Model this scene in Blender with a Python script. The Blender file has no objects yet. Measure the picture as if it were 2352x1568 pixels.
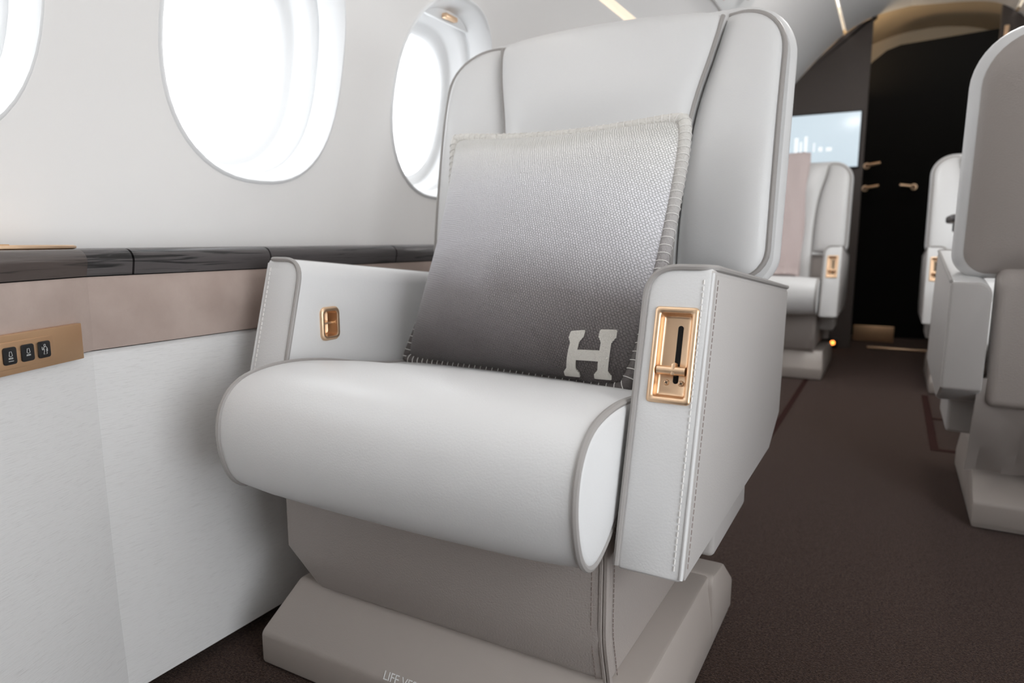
import bpy, bmesh, math, random
from mathutils import Vector, Matrix
random.seed(7)
V = Vector
SC = bpy.context.scene
COL = SC.collection
PI = math.pi

# ------------------------------------------------------------------ camera, sky, lights, exposure
cam_d = bpy.data.cameras.new('camera')
cam = bpy.data.objects.new('camera', cam_d)
COL.objects.link(cam)
cam.location = (0, 0, 0.65)
cam.rotation_euler = (math.radians(90 - 8.5), 0, math.radians(29.1))
cam_d.lens = 24.0
cam_d.sensor_width = 36.0
cam_d.clip_start = 0.02
cam_d.dof.use_dof = True
cam_d.dof.focus_distance = 0.85
cam_d.dof.aperture_fstop = 4.5
SC.camera = cam

world = bpy.data.worlds.new('overcast_sky')
SC.world = world
world.use_nodes = True
wb = world.node_tree.nodes['Background']
wb.inputs[0].default_value = (0.92, 0.96, 1.0, 1)
wb.inputs[1].default_value = 4.6

SC.view_settings.view_transform = 'Standard'
SC.view_settings.look = 'None'
SC.view_settings.gamma = 1
SC.view_settings.use_curve_mapping = False
SC.view_settings.exposure = 0.06
SC.cycles.use_denoising = True
SC.cycles.max_bounces = 10
SC.cycles.diffuse_bounces = 7
SC.cycles.transparent_max_bounces = 12
SC.cycles.sample_clamp_indirect = 12

CX0 = -0.02                       # cabin centre line
WIN_Z, WIN_B, WIN_A = 0.978, 0.222, 0.19
WIN_Y = [0.335 + 0.55 * k for k in range(-3, 7)]
# openings added in the unseen right wall to let side light in: y0, y1, z0, z1
LIGHT_OPENINGS = ((-0.34, 0.64, 0.06, 1.30), (2.42, 3.20, 0.66, 1.30))
OPENING_SKIP = [y for y in WIN_Y if any(a - WIN_A < y < c + WIN_A for a, c, _, _ in LIGHT_OPENINGS)]


def area(name, loc, rot, sx, sy, power, color, portal=False):
    d = bpy.data.lights.new(name, 'AREA')
    d.shape = 'RECTANGLE'
    d.size, d.size_y = sx, sy
    d.energy = power
    d.color = color
    d.cycles.is_portal = portal
    o = bpy.data.objects.new(name, d)
    o.location = loc
    o.rotation_euler = rot
    COL.objects.link(o)
    return o


# portals only steer the sampling of the sky through each window opening
for y in WIN_Y:
    area('window_portal', (-1.20, y, WIN_Z), (0, -PI / 2, 0), 0.46, 0.40, 1, (1, 1, 1), True)
    if y not in OPENING_SKIP:
        area('window_portal', (2 * CX0 + 1.20, y, WIN_Z), (0, PI / 2, 0), 0.46, 0.40, 1, (1, 1, 1), True)
for ya, yb, za, zb in LIGHT_OPENINGS:
    area('window_portal', (2 * CX0 + 1.14, (ya + yb) / 2, (za + zb) / 2), (0, PI / 2, 0), zb - za, yb - ya, 1, (1, 1, 1), True)
# coves above the windows, an added fill over the aisle, and the dim lamp of the galley beyond the bulkhead
area('cove_light', (-0.775, 0.2, 1.362), (0, math.radians(-150), 0), 0.04, 2.2, 2.5, (1.0, 0.985, 0.97))
area('cove_light', (2 * CX0 + 0.775, 0.2, 1.362), (0, math.radians(118), 0), 0.04, 2.2, 3.0, (1.0, 0.985, 0.97))
area('ceiling_wash_light', (0.06, 2.80, 1.885), (0, 0, 0), 0.24, 0.6, 10.0, (1.0, 0.985, 0.97))  # unseen lamp added to brighten the far floor
for y in (0.35, 0.62):              # unseen spots added to brighten the cushion top
    d = bpy.data.lights.new('reading_light', 'SPOT')
    d.energy, d.spot_size, d.spot_blend, d.shadow_soft_size = 1.5, math.radians(75), 1.0, 0.12
    d.color = (1.0, 0.985, 0.97)
    o = bpy.data.objects.new('reading_light', d)
    o.location = (-0.46, y, 1.58)
    o.rotation_euler = (V((-0.52, 0.92, 0.5)) - o.location).to_track_quat('-Z', 'Y').to_euler()
    COL.objects.link(o)
area('galley_lamp', (-0.34, 4.92, 1.55), (PI, 0, 0), 0.10, 0.10, 3.0, (1.0, 0.76, 0.48))


# ------------------------------------------------------------------ materials
def mat(name, color, rough=0.5, metal=0.0, spec=0.5, bump=None, mottle=None, emit=None):
    """bump=(scale, strength, detail)  mottle=(scale, second colour)"""
    m = bpy.data.materials.new(name)
    m.use_nodes = True
    nt = m.node_tree
    b = nt.nodes['Principled BSDF']
    b.inputs['Base Color'].default_value = (*color, 1)
    b.inputs['Roughness'].default_value = rough
    b.inputs['Metallic'].default_value = metal
    b.inputs['Specular IOR Level'].default_value = spec
    if bump or mottle:
        tc = nt.nodes.new('ShaderNodeTexCoord')
    if bump:
        n = nt.nodes.new('ShaderNodeTexNoise')
        n.inputs['Scale'].default_value = bump[0]
        n.inputs['Detail'].default_value = bump[2]
        nt.links.new(tc.outputs['Object'], n.inputs['Vector'])
        bp = nt.nodes.new('ShaderNodeBump')
        bp.inputs['Strength'].default_value = bump[1]
        bp.inputs['Distance'].default_value = 0.002
        nt.links.new(n.outputs['Fac'], bp.inputs['Height'])
        nt.links.new(bp.outputs['Normal'], b.inputs['Normal'])
    if mottle:
        n2 = nt.nodes.new('ShaderNodeTexNoise')
        n2.inputs['Scale'].default_value = mottle[0]
        n2.inputs['Detail'].default_value = 5
        nt.links.new(tc.outputs['Object'], n2.inputs['Vector'])
        cr = nt.nodes.new('ShaderNodeValToRGB')
        cr.color_ramp.elements[0].position = 0.35
        cr.color_ramp.elements[1].position = 0.68
        cr.color_ramp.elements[0].color = (*color, 1)
        cr.color_ramp.elements[1].color = (*mottle[1], 1)
        nt.links.new(n2.outputs['Fac'], cr.inputs['Fac'])
        nt.links.new(cr.outputs['Color'], b.inputs['Base Color'])
    if emit:
        b.inputs['Emission Color'].default_value = (*emit[0], 1)
        b.inputs['Emission Strength'].default_value = emit[1]
    return m


def stretched(m, scale_vec, noise_scale, c1, c2, bump=0.3, lo=0.4, hi=0.62, detail=6):
    """streaky grain: noise on stretched object coordinates, for wood grain and slubbed cloth"""
    nt = m.node_tree
    b = nt.nodes['Principled BSDF']
    tc = nt.nodes.new('ShaderNodeTexCoord')
    mp = nt.nodes.new('ShaderNodeMapping')
    mp.inputs['Scale'].default_value = scale_vec
    n = nt.nodes.new('ShaderNodeTexNoise')
    n.inputs['Scale'].default_value = noise_scale
    n.inputs['Detail'].default_value = detail
    n.inputs['Distortion'].default_value = 0.6
    cr = nt.nodes.new('ShaderNodeValToRGB')
    cr.color_ramp.elements[0].position = lo
    cr.color_ramp.elements[1].position = hi
    cr.color_ramp.elements[0].color = (*c1, 1)
    cr.color_ramp.elements[1].color = (*c2, 1)
    nt.links.new(tc.outputs['Object'], mp.inputs['Vector'])
    nt.links.new(mp.outputs['Vector'], n.inputs['Vector'])
    nt.links.new(n.outputs['Fac'], cr.inputs['Fac'])
    nt.links.new(cr.outputs['Color'], b.inputs['Base Color'])
    bp = nt.nodes.new('ShaderNodeBump')
    bp.inputs['Strength'].default_value = bump
    bp.inputs['Distance'].default_value = 0.0015
    nt.links.new(n.outputs['Fac'], bp.inputs['Height'])
    nt.links.new(bp.outputs['Normal'], b.inputs['Normal'])
    return m


M = {}
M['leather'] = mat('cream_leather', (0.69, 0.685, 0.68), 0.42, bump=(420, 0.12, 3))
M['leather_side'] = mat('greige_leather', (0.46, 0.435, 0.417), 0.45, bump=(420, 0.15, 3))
M['taupe'] = mat('taupe_leather', (0.355, 0.315, 0.29), 0.45, bump=(420, 0.3, 3))
M['piping'] = mat('grey_piping', (0.33, 0.31, 0.295), 0.45)
M['plastic'] = mat('taupe_plastic', (0.39, 0.345, 0.312), 0.38, bump=(600, 0.08, 2))
M['thread'] = mat('pale_thread', (0.78, 0.76, 0.73), 0.7)
M['thread_dark'] = mat('brown_thread', (0.25, 0.2, 0.18), 0.7)
M['gold'] = mat('satin_gold', (0.84, 0.60, 0.40), 0.38, metal=1.0)
M['gold_plate'] = mat('brushed_gold', (0.72, 0.46, 0.27), 0.38, metal=0.85)
M['black'] = mat('black_plastic', (0.008, 0.008, 0.009), 0.35)
M['void'] = mat('dark_gap', (0.006, 0.006, 0.006), 0.9)
M['icon'] = mat('pale_icon', (0.62, 0.62, 0.6), 0.6)
M['wall'] = mat('cabin_wall', (0.84, 0.82, 0.80), 0.5, bump=(30, 0.02, 2))
M['ceiling'] = mat('cabin_ceiling', (0.86, 0.845, 0.83), 0.5)
M['frame'] = mat('window_surround', (0.85, 0.85, 0.85), 0.35)
M['suede'] = mat('rose_suede', (0.375, 0.295, 0.26), 0.9, spec=0.15, bump=(220, 0.25, 4), mottle=(14, (0.44, 0.355, 0.315)))
M['fabric'] = stretched(mat('slub_fabric', (0.6, 0.58, 0.56), 0.9, spec=0.1), (0.06, 0.06, 1), 950, (0.63, 0.617, 0.605), (0.72, 0.71, 0.70), 0.18, 0.25, 0.47)
M['wood'] = stretched(mat('ebony_wood', (0.05, 0.045, 0.045), 0.33), (0.05, 0.05, 1), 170, (0.010, 0.009, 0.009), (0.075, 0.066, 0.066), 0.6, 0.36, 0.46)
M['wood_brown'] = stretched(mat('brown_wood', (0.06, 0.045, 0.04), 0.33), (0.05, 0.05, 1), 170, (0.014, 0.011, 0.010), (0.075, 0.058, 0.052), 0.5, 0.31, 0.41)
M['carpet'] = mat('brown_carpet', (0.016, 0.0115, 0.0098), 1.0, spec=0.05, bump=(500, 0.8, 4), mottle=(260, (0.068, 0.043, 0.032)))
_c = M['carpet'].node_tree.nodes['Principled BSDF']
_c.inputs['Sheen Weight'].default_value = 0.45
_c.inputs['Sheen Roughness'].default_value = 0.22
_c.inputs['Sheen Tint'].default_value = (0.95, 0.74, 0.70, 1)
M['inlay'] = mat('carpet_inlay', (0.035, 0.016, 0.014), 1.0, spec=0.05, bump=(500, 0.6, 4))
M['bulkhead'] = mat('bulkhead_veneer', (0.075, 0.058, 0.050), 0.5, bump=(60, 0.05, 3))
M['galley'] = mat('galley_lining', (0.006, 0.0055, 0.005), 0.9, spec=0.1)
M['tan'] = mat('tan_lining', (0.42, 0.33, 0.22), 0.6)
M['screen'] = mat('lit_screen', (0.3, 0.35, 0.38), 0.2, emit=((0.70, 0.82, 0.90), 0.72))
M['screen_glyph'] = mat('screen_glyph', (0.6, 0.6, 0.6), 0.3, emit=((0.88, 0.95, 1.0), 0.85))
M['led'] = mat('amber_lamp', (0.4, 0.1, 0.02), 0.3, emit=((1.0, 0.28, 0.05), 4.0))
M['strip'] = mat('warm_strip_light', (0.3, 0.25, 0.2), 0.5, emit=((1.0, 0.88, 0.70), 0.85))
M['blanket'] = mat('rose_blanket', (0.58, 0.49, 0.475), 0.95, spec=0.1, bump=(160, 0.4, 4))
M['pink'] = mat('pink_tag', (0.72, 0.36, 0.36), 0.6)
M['white'] = mat('white_plastic', (0.78, 0.78, 0.77), 0.4)
M['letter'] = mat('ivory_wool', (0.72, 0.70, 0.65), 0.95, spec=0.1, bump=(350, 0.8, 3))
M['wool_edge'] = mat('wool_edge', (0.62, 0.60, 0.56), 0.95, spec=0.1, bump=(300, 0.9, 3))

g = bpy.data.materials.new('clear_pane')
g.use_nodes = True
nt = g.node_tree
nt.nodes.remove(nt.nodes['Principled BSDF'])
tr = nt.nodes.new('ShaderNodeBsdfTransparent')
gl = nt.nodes.new('ShaderNodeBsdfGlossy')
gl.inputs['Roughness'].default_value = 0.03
mx = nt.nodes.new('ShaderNodeMixShader')
mx.inputs[0].default_value = 0.06
nt.links.new(tr.outputs[0], mx.inputs[1])
nt.links.new(gl.outputs[0], mx.inputs[2])
nt.links.new(mx.outputs[0], nt.nodes['Material Output'].inputs['Surface'])
M['glass'] = g

# woven ombre wool of the pillow: the dye runs along its UV height, the weave is a fine diagonal relief
p = bpy.data.materials.new('ombre_wool')
p.use_nodes = True
nt = p.node_tree
b = nt.nodes['Principled BSDF']
b.inputs['Roughness'].default_value = 0.95
b.inputs['Specular IOR Level'].default_value = 0.08
b.inputs['Sheen Weight'].default_value = 0.25
uvn = nt.nodes.new('ShaderNodeTexCoord')
sep = nt.nodes.new('ShaderNodeSeparateXYZ')
nt.links.new(uvn.outputs['UV'], sep.inputs[0])
big = nt.nodes.new('ShaderNodeTexNoise')
big.inputs['Scale'].default_value = 2.5
nt.links.new(uvn.outputs['UV'], big.inputs['Vector'])
ma = nt.nodes.new('ShaderNodeMath'); ma.operation = 'MULTIPLY_ADD'
ma.inputs[1].default_value = 0.16
nt.links.new(big.outputs['Fac'], ma.inputs[0])
nt.links.new(sep.outputs['Y'], ma.inputs[2])
cr = nt.nodes.new('ShaderNodeValToRGB')
el = cr.color_ramp.elements
el[0].position = 0.10; el[0].color = (0.115, 0.100, 0.098, 1)
el[1].position = 1.06; el[1].color = (0.70, 0.685, 0.65, 1)
for pos, c in ((0.33, (0.27, 0.248, 0.253)), (0.52, (0.58, 0.565, 0.59)), (0.75, (0.72, 0.71, 0.73)), (0.95, (0.79, 0.775, 0.755))):
    e = el.new(pos); e.color = (*c, 1)
nt.links.new(ma.outputs[0], cr.inputs['Fac'])
brick = nt.nodes.new('ShaderNodeTexBrick')
mp = nt.nodes.new('ShaderNodeMapping')
mp.inputs['Rotation'].default_value = (0, 0, 1.18)
mp.inputs['Scale'].default_value = (100, 100, 1)
nt.links.new(uvn.outputs['UV'], mp.inputs['Vector'])
wob = nt.nodes.new('ShaderNodeTexNoise')
wob.inputs['Scale'].default_value = 60
nt.links.new(uvn.outputs['UV'], wob.inputs['Vector'])
wsc = nt.nodes.new('ShaderNodeVectorMath'); wsc.operation = 'MULTIPLY_ADD'
wsc.inputs[1].default_value = (0.9, 0.9, 0)
nt.links.new(wob.outputs['Color'], wsc.inputs[0])
nt.links.new(mp.outputs['Vector'], wsc.inputs[2])
nt.links.new(wsc.outputs['Vector'], brick.inputs['Vector'])
brick.inputs['Scale'].default_value = 0.8
brick.inputs['Mortar Size'].default_value = 0.09
brick.inputs['Mortar Smooth'].default_value = 1.0
brick.inputs['Brick Width'].default_value = 0.8
brick.inputs['Row Height'].default_value = 0.60
for i, v in enumerate((1.0, 0.9, 0.62)):
    brick.inputs[1 + i].default_value = (v, v, v, 1)
mul = nt.nodes.new('ShaderNodeMixRGB'); mul.blend_type = 'MULTIPLY'
mul.inputs[0].default_value = 0.45
nt.links.new(cr.outputs['Color'], mul.inputs[1])
nt.links.new(brick.outputs['Color'], mul.inputs[2])
nt.links.new(mul.outputs[0], b.inputs['Base Color'])
bp = nt.nodes.new('ShaderNodeBump')
bp.inputs['Strength'].default_value = 1.0
bp.inputs['Distance'].default_value = 0.003
nt.links.new(brick.outputs['Color'], bp.inputs['Height'])
nt.links.new(bp.outputs['Normal'], b.inputs['Normal'])
M['pillow'] = p


# ------------------------------------------------------------------ helpers
OFF = [V((0, 0, 0))]              # what is subtracted from every vertex (the origin of the thing being built)


def shade(me, ang=0.6):
    for f in me.polygons:
        f.use_smooth = True
    me.set_sharp_from_angle(angle=ang)


def obj(name, verts, faces, m, parent=None, ang=0.6):
    me = bpy.data.meshes.new(name)
    me.from_pydata([tuple(V(v) - OFF[0]) for v in verts], [], faces)
    bm = bmesh.new(); bm.from_mesh(me)
    bmesh.ops.recalc_face_normals(bm, faces=bm.faces)
    bm.to_mesh(me); bm.free()
    shade(me, ang)
    me.materials.append(m)
    o = bpy.data.objects.new(name, me)
    COL.objects.link(o)
    if parent:
        o.parent = parent
    return o


def obj_bm(name, bm, m, parent=None, ang=0.6):
    for v in bm.verts:
        v.co -= OFF[0]
    bmesh.ops.recalc_face_normals(bm, faces=bm.faces)
    me = bpy.data.meshes.new(name)
    bm.to_mesh(me); bm.free()
    shade(me, ang)
    me.materials.append(m)
    o = bpy.data.objects.new(name, me)
    COL.objects.link(o)
    if parent:
        o.parent = parent
    return o


def thing(name, label, cat, loc, group=None):
    o = bpy.data.objects.new(name, None)
    o.empty_display_size = 0.1
    o.location = loc
    COL.objects.link(o)
    o['label'] = label; o['category'] = cat
    if group:
        o['group'] = group
    OFF[0] = V(loc)
    return o


def tag(o, label, cat, group=None):
    o['label'] = label; o['category'] = cat
    if group:
        o['group'] = group
    return o


def struct(o):
    o['kind'] = 'structure'
    return o


def world_space():
    OFF[0] = V((0, 0, 0))


class MB:
    """collects pieces of ONE object"""
    def __init__(s):
        s.v, s.f = [], []

    def add(s, v, f):
        k = len(s.v)
        s.v += [V(a) for a in v]
        s.f += [tuple(i + k for i in q) for q in f]
        return s

    def obj(s, name, m, parent=None, ang=0.6):
        return obj(name, s.v, s.f, m, parent, ang)


def box_vf(x0, x1, y0, y1, z0, z1):
    v = [(x, y, z) for x in (x0, x1) for y in (y0, y1) for z in (z0, z1)]
    return v, [(0, 1, 3, 2), (4, 6, 7, 5), (0, 4, 5, 1), (2, 3, 7, 6), (0, 2, 6, 4), (1, 5, 7, 3)]


def bevel_bm(v, f, r, seg=3, sel=None):
    bm = bmesh.new()
    bv = [bm.verts.new(a) for a in v]
    for q in f:
        bm.faces.new([bv[i] for i in q])
    bmesh.ops.recalc_face_normals(bm, faces=bm.faces)
    if sel:
        for fn, rr, sg in sel:
            es = [e for e in bm.edges if fn(e)]
            bmesh.ops.bevel(bm, geom=es, offset=rr, segments=sg, profile=0.5, affect='EDGES', clamp_overlap=True)
    if r:
        es = [e for e in bm.edges if len(e.link_faces) == 2 and e.calc_face_angle(0) > 0.5]
        bmesh.ops.bevel(bm, geom=es, offset=r, segments=seg, profile=0.5, affect='EDGES', clamp_overlap=True)
    return bm


def rbox(name, x0, x1, y0, y1, z0, z1, r, m, parent=None, seg=3):
    return obj_bm(name, bevel_bm(*box_vf(x0, x1, y0, y1, z0, z1), r, seg), m, parent)


def prism_vf(poly, fn0, fn1):
    """polygon (list of 2-tuples) extruded between two embeddings"""
    n = len(poly)
    v = [fn0(*q) for q in poly] + [fn1(*q) for q in poly]
    f = [tuple(range(n)), tuple(range(2 * n - 1, n - 1, -1))]
    f += [(i, i + n, (i + 1) % n + n, (i + 1) % n) for i in range(n)]
    return v, f


def tube_vf(path, r, seg=8, closed=False, caps=True, flat=None):
    P = [V(q) for q in path]
    n = len(P)
    T = []
    for i in range(n):
        a = P[(i - 1) % n] if (closed or i) else P[i]
        c = P[(i + 1) % n] if (closed or i < n - 1) else P[i]
        t = (c - a)
        T.append(t.normalized() if t.length > 1e-9 else V((0, 0, 1)))
    ref = V((0, 0, 1)) if abs(T[0].z) < 0.9 else V((1, 0, 0))
    N = (ref - T[0] * ref.dot(T[0])).normalized()
    v, f = [], []
    for i in range(n):
        N = (N - T[i] * N.dot(T[i])).normalized()
        B = T[i].cross(N)
        for k in range(seg):
            a = 2 * PI * k / seg
            v.append(P[i] + N * (r * math.cos(a)) + B * (r * math.sin(a)))
    m = n if closed else n - 1
    for i in range(m):
        for k in range(seg):
            a = i * seg + k; b2 = i * seg + (k + 1) % seg
            c = ((i + 1) % n) * seg + (k + 1) % seg; d = ((i + 1) % n) * seg + k
            f.append((a, b2, c, d))
    if caps and not closed:
        f.append(tuple(range(seg - 1, -1, -1)))
        f.append(tuple(range((n - 1) * seg, n * seg)))
    return v, f


def fillet(path, rads, n=6):
    out = []
    P = [V(q) for q in path]
    for i, q in enumerate(P):
        r = rads[i] if i < len(rads) else 0
        if i in (0, len(P) - 1) or r <= 0:
            out.append(q); continue
        a = (P[i - 1] - q); c = (P[i + 1] - q)
        r1 = min(r, a.length * 0.49, c.length * 0.49)
        a = q + a.normalized() * r1; c = q + c.normalized() * r1
        for k in range(n + 1):
            t = k / n
            out.append(a * (1 - t) ** 2 + q * 2 * t * (1 - t) + c * t * t)
    return out


def resample(path, step):
    P = [V(q) for q in path]
    L = [0]
    for i in range(1, len(P)):
        L.append(L[-1] + (P[i] - P[i - 1]).length)
    n = max(2, int(L[-1] / step))
    out = []; j = 0
    for k in range(n + 1):
        s = L[-1] * k / n
        while j < len(L) - 2 and L[j + 1] < s:
            j += 1
        d = L[j + 1] - L[j]
        out.append(P[j].lerp(P[j + 1], (s - L[j]) / d if d > 1e-9 else 0))
    return out


def smooth_closed(pts, it=3):
    for _ in range(it):
        q = []
        n = len(pts)
        for i in range(n):
            a, c = pts[i], pts[(i + 1) % n]
            q.append((a[0] * .75 + c[0] * .25, a[1] * .75 + c[1] * .25))
            q.append((a[0] * .25 + c[0] * .75, a[1] * .25 + c[1] * .75))
        pts = q
    return pts


def stitches(path, step, length, r, mb):
    Q = resample(path, step)
    for i in range(len(Q) - 1):
        d = (Q[i + 1] - Q[i])
        mb.add(*tube_vf([Q[i], Q[i] + d.normalized() * length], r, 5))
    return mb


def cut(o, cutter_v, cutter_f):
    """boolean difference with a closed cutter given in world coordinates; the cutter is removed again"""
    bm = bmesh.new()
    bv = [bm.verts.new(V(a) - OFF[0]) for a in cutter_v]
    for q in cutter_f:
        bm.faces.new([bv[i] for i in q])
    bmesh.ops.recalc_face_normals(bm, faces=bm.faces)
    me = bpy.data.meshes.new('cutter'); bm.to_mesh(me); bm.free()
    c = bpy.data.objects.new('cutter', me); COL.objects.link(c)
    md = o.modifiers.new('cut', 'BOOLEAN')
    md.operation = 'DIFFERENCE'; md.object = c; md.solver = 'EXACT'
    par = o.parent; o.parent = None
    bpy.context.view_layer.update()
    dg = bpy.context.evaluated_depsgraph_get()
    new = bpy.data.meshes.new_from_object(o.evaluated_get(dg))
    o.modifiers.clear()
    old = o.data; o.data = new
    if par:
        o.parent = par
    bpy.data.objects.remove(c); bpy.data.meshes.remove(me); bpy.data.meshes.remove(old)
    shade(o.data)


def interp(tab, x):
    if x <= tab[0][0]:
        return tab[0][1]
    for (a, u), (c, w) in zip(tab, tab[1:]):
        if x <= c:
            t = (x - a) / (c - a)
            return u + (w - u) * t
    return tab[-1][1]


def smoothtab(tab, n=8):
    """Catmull-Rom densified table"""
    out = []
    for i in range(len(tab) - 1):
        p0 = tab[max(i - 1, 0)]; p1 = tab[i]; p2 = tab[i + 1]; p3 = tab[min(i + 2, len(tab) - 1)]
        for k in range(n):
            t = k / n
            q = []
            for d in (0, 1):
                q.append(0.5 * ((2 * p1[d]) + (-p0[d] + p2[d]) * t + (2 * p0[d] - 5 * p1[d] + 4 * p2[d] - p3[d]) * t * t
                                + (-p0[d] + 3 * p1[d] - 3 * p2[d] + p3[d]) * t ** 3))
            out.append(tuple(q))
    out.append(tab[-1])
    return out


def ease(a, b2, x):
    t = max(0, min(1, (x - a) / (b2 - a)))
    return t * t * (3 - 2 * t)


# ------------------------------------------------------------------ the setting: floor, walls, windows, ceiling
world_space()
Y0, Y1 = -2.3, 4.55
PROF = smoothtab([(0.0, -1.02), (0.30, -1.02), (0.60, -1.02), (0.76, -1.018), (0.90, -1.004), (1.05, -0.972), (1.20, -0.918),
                  (1.36, -0.815), (1.54, -0.625), (1.70, -0.475), (1.82, -0.34), (1.89, -0.20), (1.92, -0.02)])     # (z, x)


PROF_R = [q for q in PROF if q[0] <= 1.3] + smoothtab([(1.36, -0.835), (1.54, -0.73), (1.70, -0.62), (1.82, -0.50), (1.89, -0.36), (1.92, -0.02)])


def xw(z, side=-1):
    return interp(PROF_R if side > 0 else PROF, z)


MB().add(*box_vf(-1.25, 1.21, Y0, 6.0, -0.04, 0.0)).obj('floor', M['carpet'])
struct(bpy.data.objects['floor'])


def shell_piece(name, z0, z1, m, side, ylo=Y0, yhi=Y1, th=0.02):
    """one strip of the fuselage lining, extruded along the cabin; side -1 left, +1 right"""
    pts = [(z0, xw(z0, side))] + [q for q in (PROF_R if side > 0 else PROF) if z0 < q[0] < z1] + [(z1, xw(z1, side))]
    inner, outer = [], []
    for i, (z, x) in enumerate(pts):
        a = pts[max(i - 1, 0)]; c = pts[min(i + 1, len(pts) - 1)]
        t = V((c[1] - a[1], c[0] - a[0])).normalized()
        n = V((-t.y, t.x))           # outwards (left, up)
        inner.append((x, z)); outer.append((x + n.x * th, z + n.y * th))
    poly = inner + outer[::-1]
    if side > 0:
        poly = [(2 * CX0 - x, z) for x, z in poly]
    return struct(obj(name, *prism_vf(poly, lambda x, z: (x, ylo, z), lambda x, z: (x, yhi, z)), m, ang=0.9))


def oval(s, n=56, ex=2.35):
    out = []
    for k in range(n):
        a = 2 * PI * k / n
        c, d = math.cos(a), math.sin(a)
        out.append((s * WIN_A * math.copysign(abs(c) ** (2 / ex), c), s * WIN_B * math.copysign(abs(d) ** (2 / ex), d)))
    return out


def side_x(x, side):
    return x if side < 0 else 2 * CX0 - x


def rrect_yz(y0, y1, z0, z1, r, n=6):
    out = []
    for cy_, cz, a0 in ((y1 - r, z1 - r, 0), (y0 + r, z1 - r, 90), (y0 + r, z0 + r, 180), (y1 - r, z0 + r, 270)):
        for k in range(n + 1):
            a = math.radians(a0 + 90 * k / n)
            out.append((cy_ + r * math.cos(a), cz + r * math.sin(a)))
    return out


for side, nm in ((-1, 'left'), (1, 'right')):
    w = shell_piece('wall_' + nm, 0.0, 1.352, M['wall'], side)
    for ex in (LIGHT_OPENINGS if side > 0 else ()):
        v, f = prism_vf(rrect_yz(*ex, 0.10), lambda u, t: (side_x(-1.15, side), u, t), lambda u, t: (side_x(-0.75, side), u, t))
        cut(w, v, f)
    for yc in WIN_Y:
        if side > 0 and yc in OPENING_SKIP:
            continue
        ov = oval(1.0)
        v, f = prism_vf(ov, lambda u, t: (side_x(-1.15, side), yc + u, WIN_Z + t), lambda u, t: (side_x(-0.80, side), yc + u, WIN_Z + t))
        cut(w, v, f)
    shell_piece('ceiling_' + nm, 1.372, 1.815, M['ceiling'], side)
shell_piece('ceiling_crown_left', 1.825, 1.92, M['ceiling'], -1)
shell_piece('ceiling_crown_right', 1.825, 1.92, M['ceiling'], 1)
tn = 0
for o_ in (-1, 1):
    for za, zb in ((1.345, 1.38), (1.81, 1.83)):
        tn += 1
        xa, xb = xw(za, o_) - .022, xw(zb, o_) - .022
        pl = [(side_x(xa, o_), za + .012), (side_x(xb, o_), zb + .012), (side_x(xb - .01, o_), zb + .025), (side_x(xa - .01, o_), za + .025)]
        struct(obj('trim_%d' % tn, *prism_vf(pl, lambda x, z: (x, Y0, z), lambda x, z: (x, Y1, z)), M['strip']))
struct(MB().add(*box_vf(-1.1, 1.06, Y0 - .03, Y0, 0, 1.95)).obj('wall_rear', M['wall']))


def ring_loft(rings, side, yc):
    """rings of (scale, depth outwards from the lining)"""
    v, f = [], []
    n = 56
    for s, d in rings:
        for u, t in oval(s, n):
            v.append((side_x(xw(WIN_Z + t) - d, side), yc + u, WIN_Z + t))
    for i in range(len(rings) - 1):
        for k in range(n):
            f.append((i * n + k, i * n + (k + 1) % n, (i + 1) * n + (k + 1) % n, (i + 1) * n + k))
    return v, f


RG = ((-.018, -.004), (-.014, -.010), (.0, -.010), (.006, .0), (.006, .09))
for dn_, ex in enumerate(LIGHT_OPENINGS):
    v = []
    for ins, d in RG:
        for u, t in rrect_yz(ex[0] + ins, ex[1] - ins, ex[2] + ins, ex[3] - ins, .10):
            v.append((side_x(xw(t) - d, 1), u, t))
    nq = len(v) // len(RG)
    f = [(i * nq + k, i * nq + (k + 1) % nq, (i + 1) * nq + (k + 1) % nq, (i + 1) * nq + k) for i in range(len(RG) - 1) for k in range(nq)]
    struct(obj('door_%d' % (dn_ + 1), v, f, M['frame'], ang=1.0))  # surround of an added, unseen opening that admits side light

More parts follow.
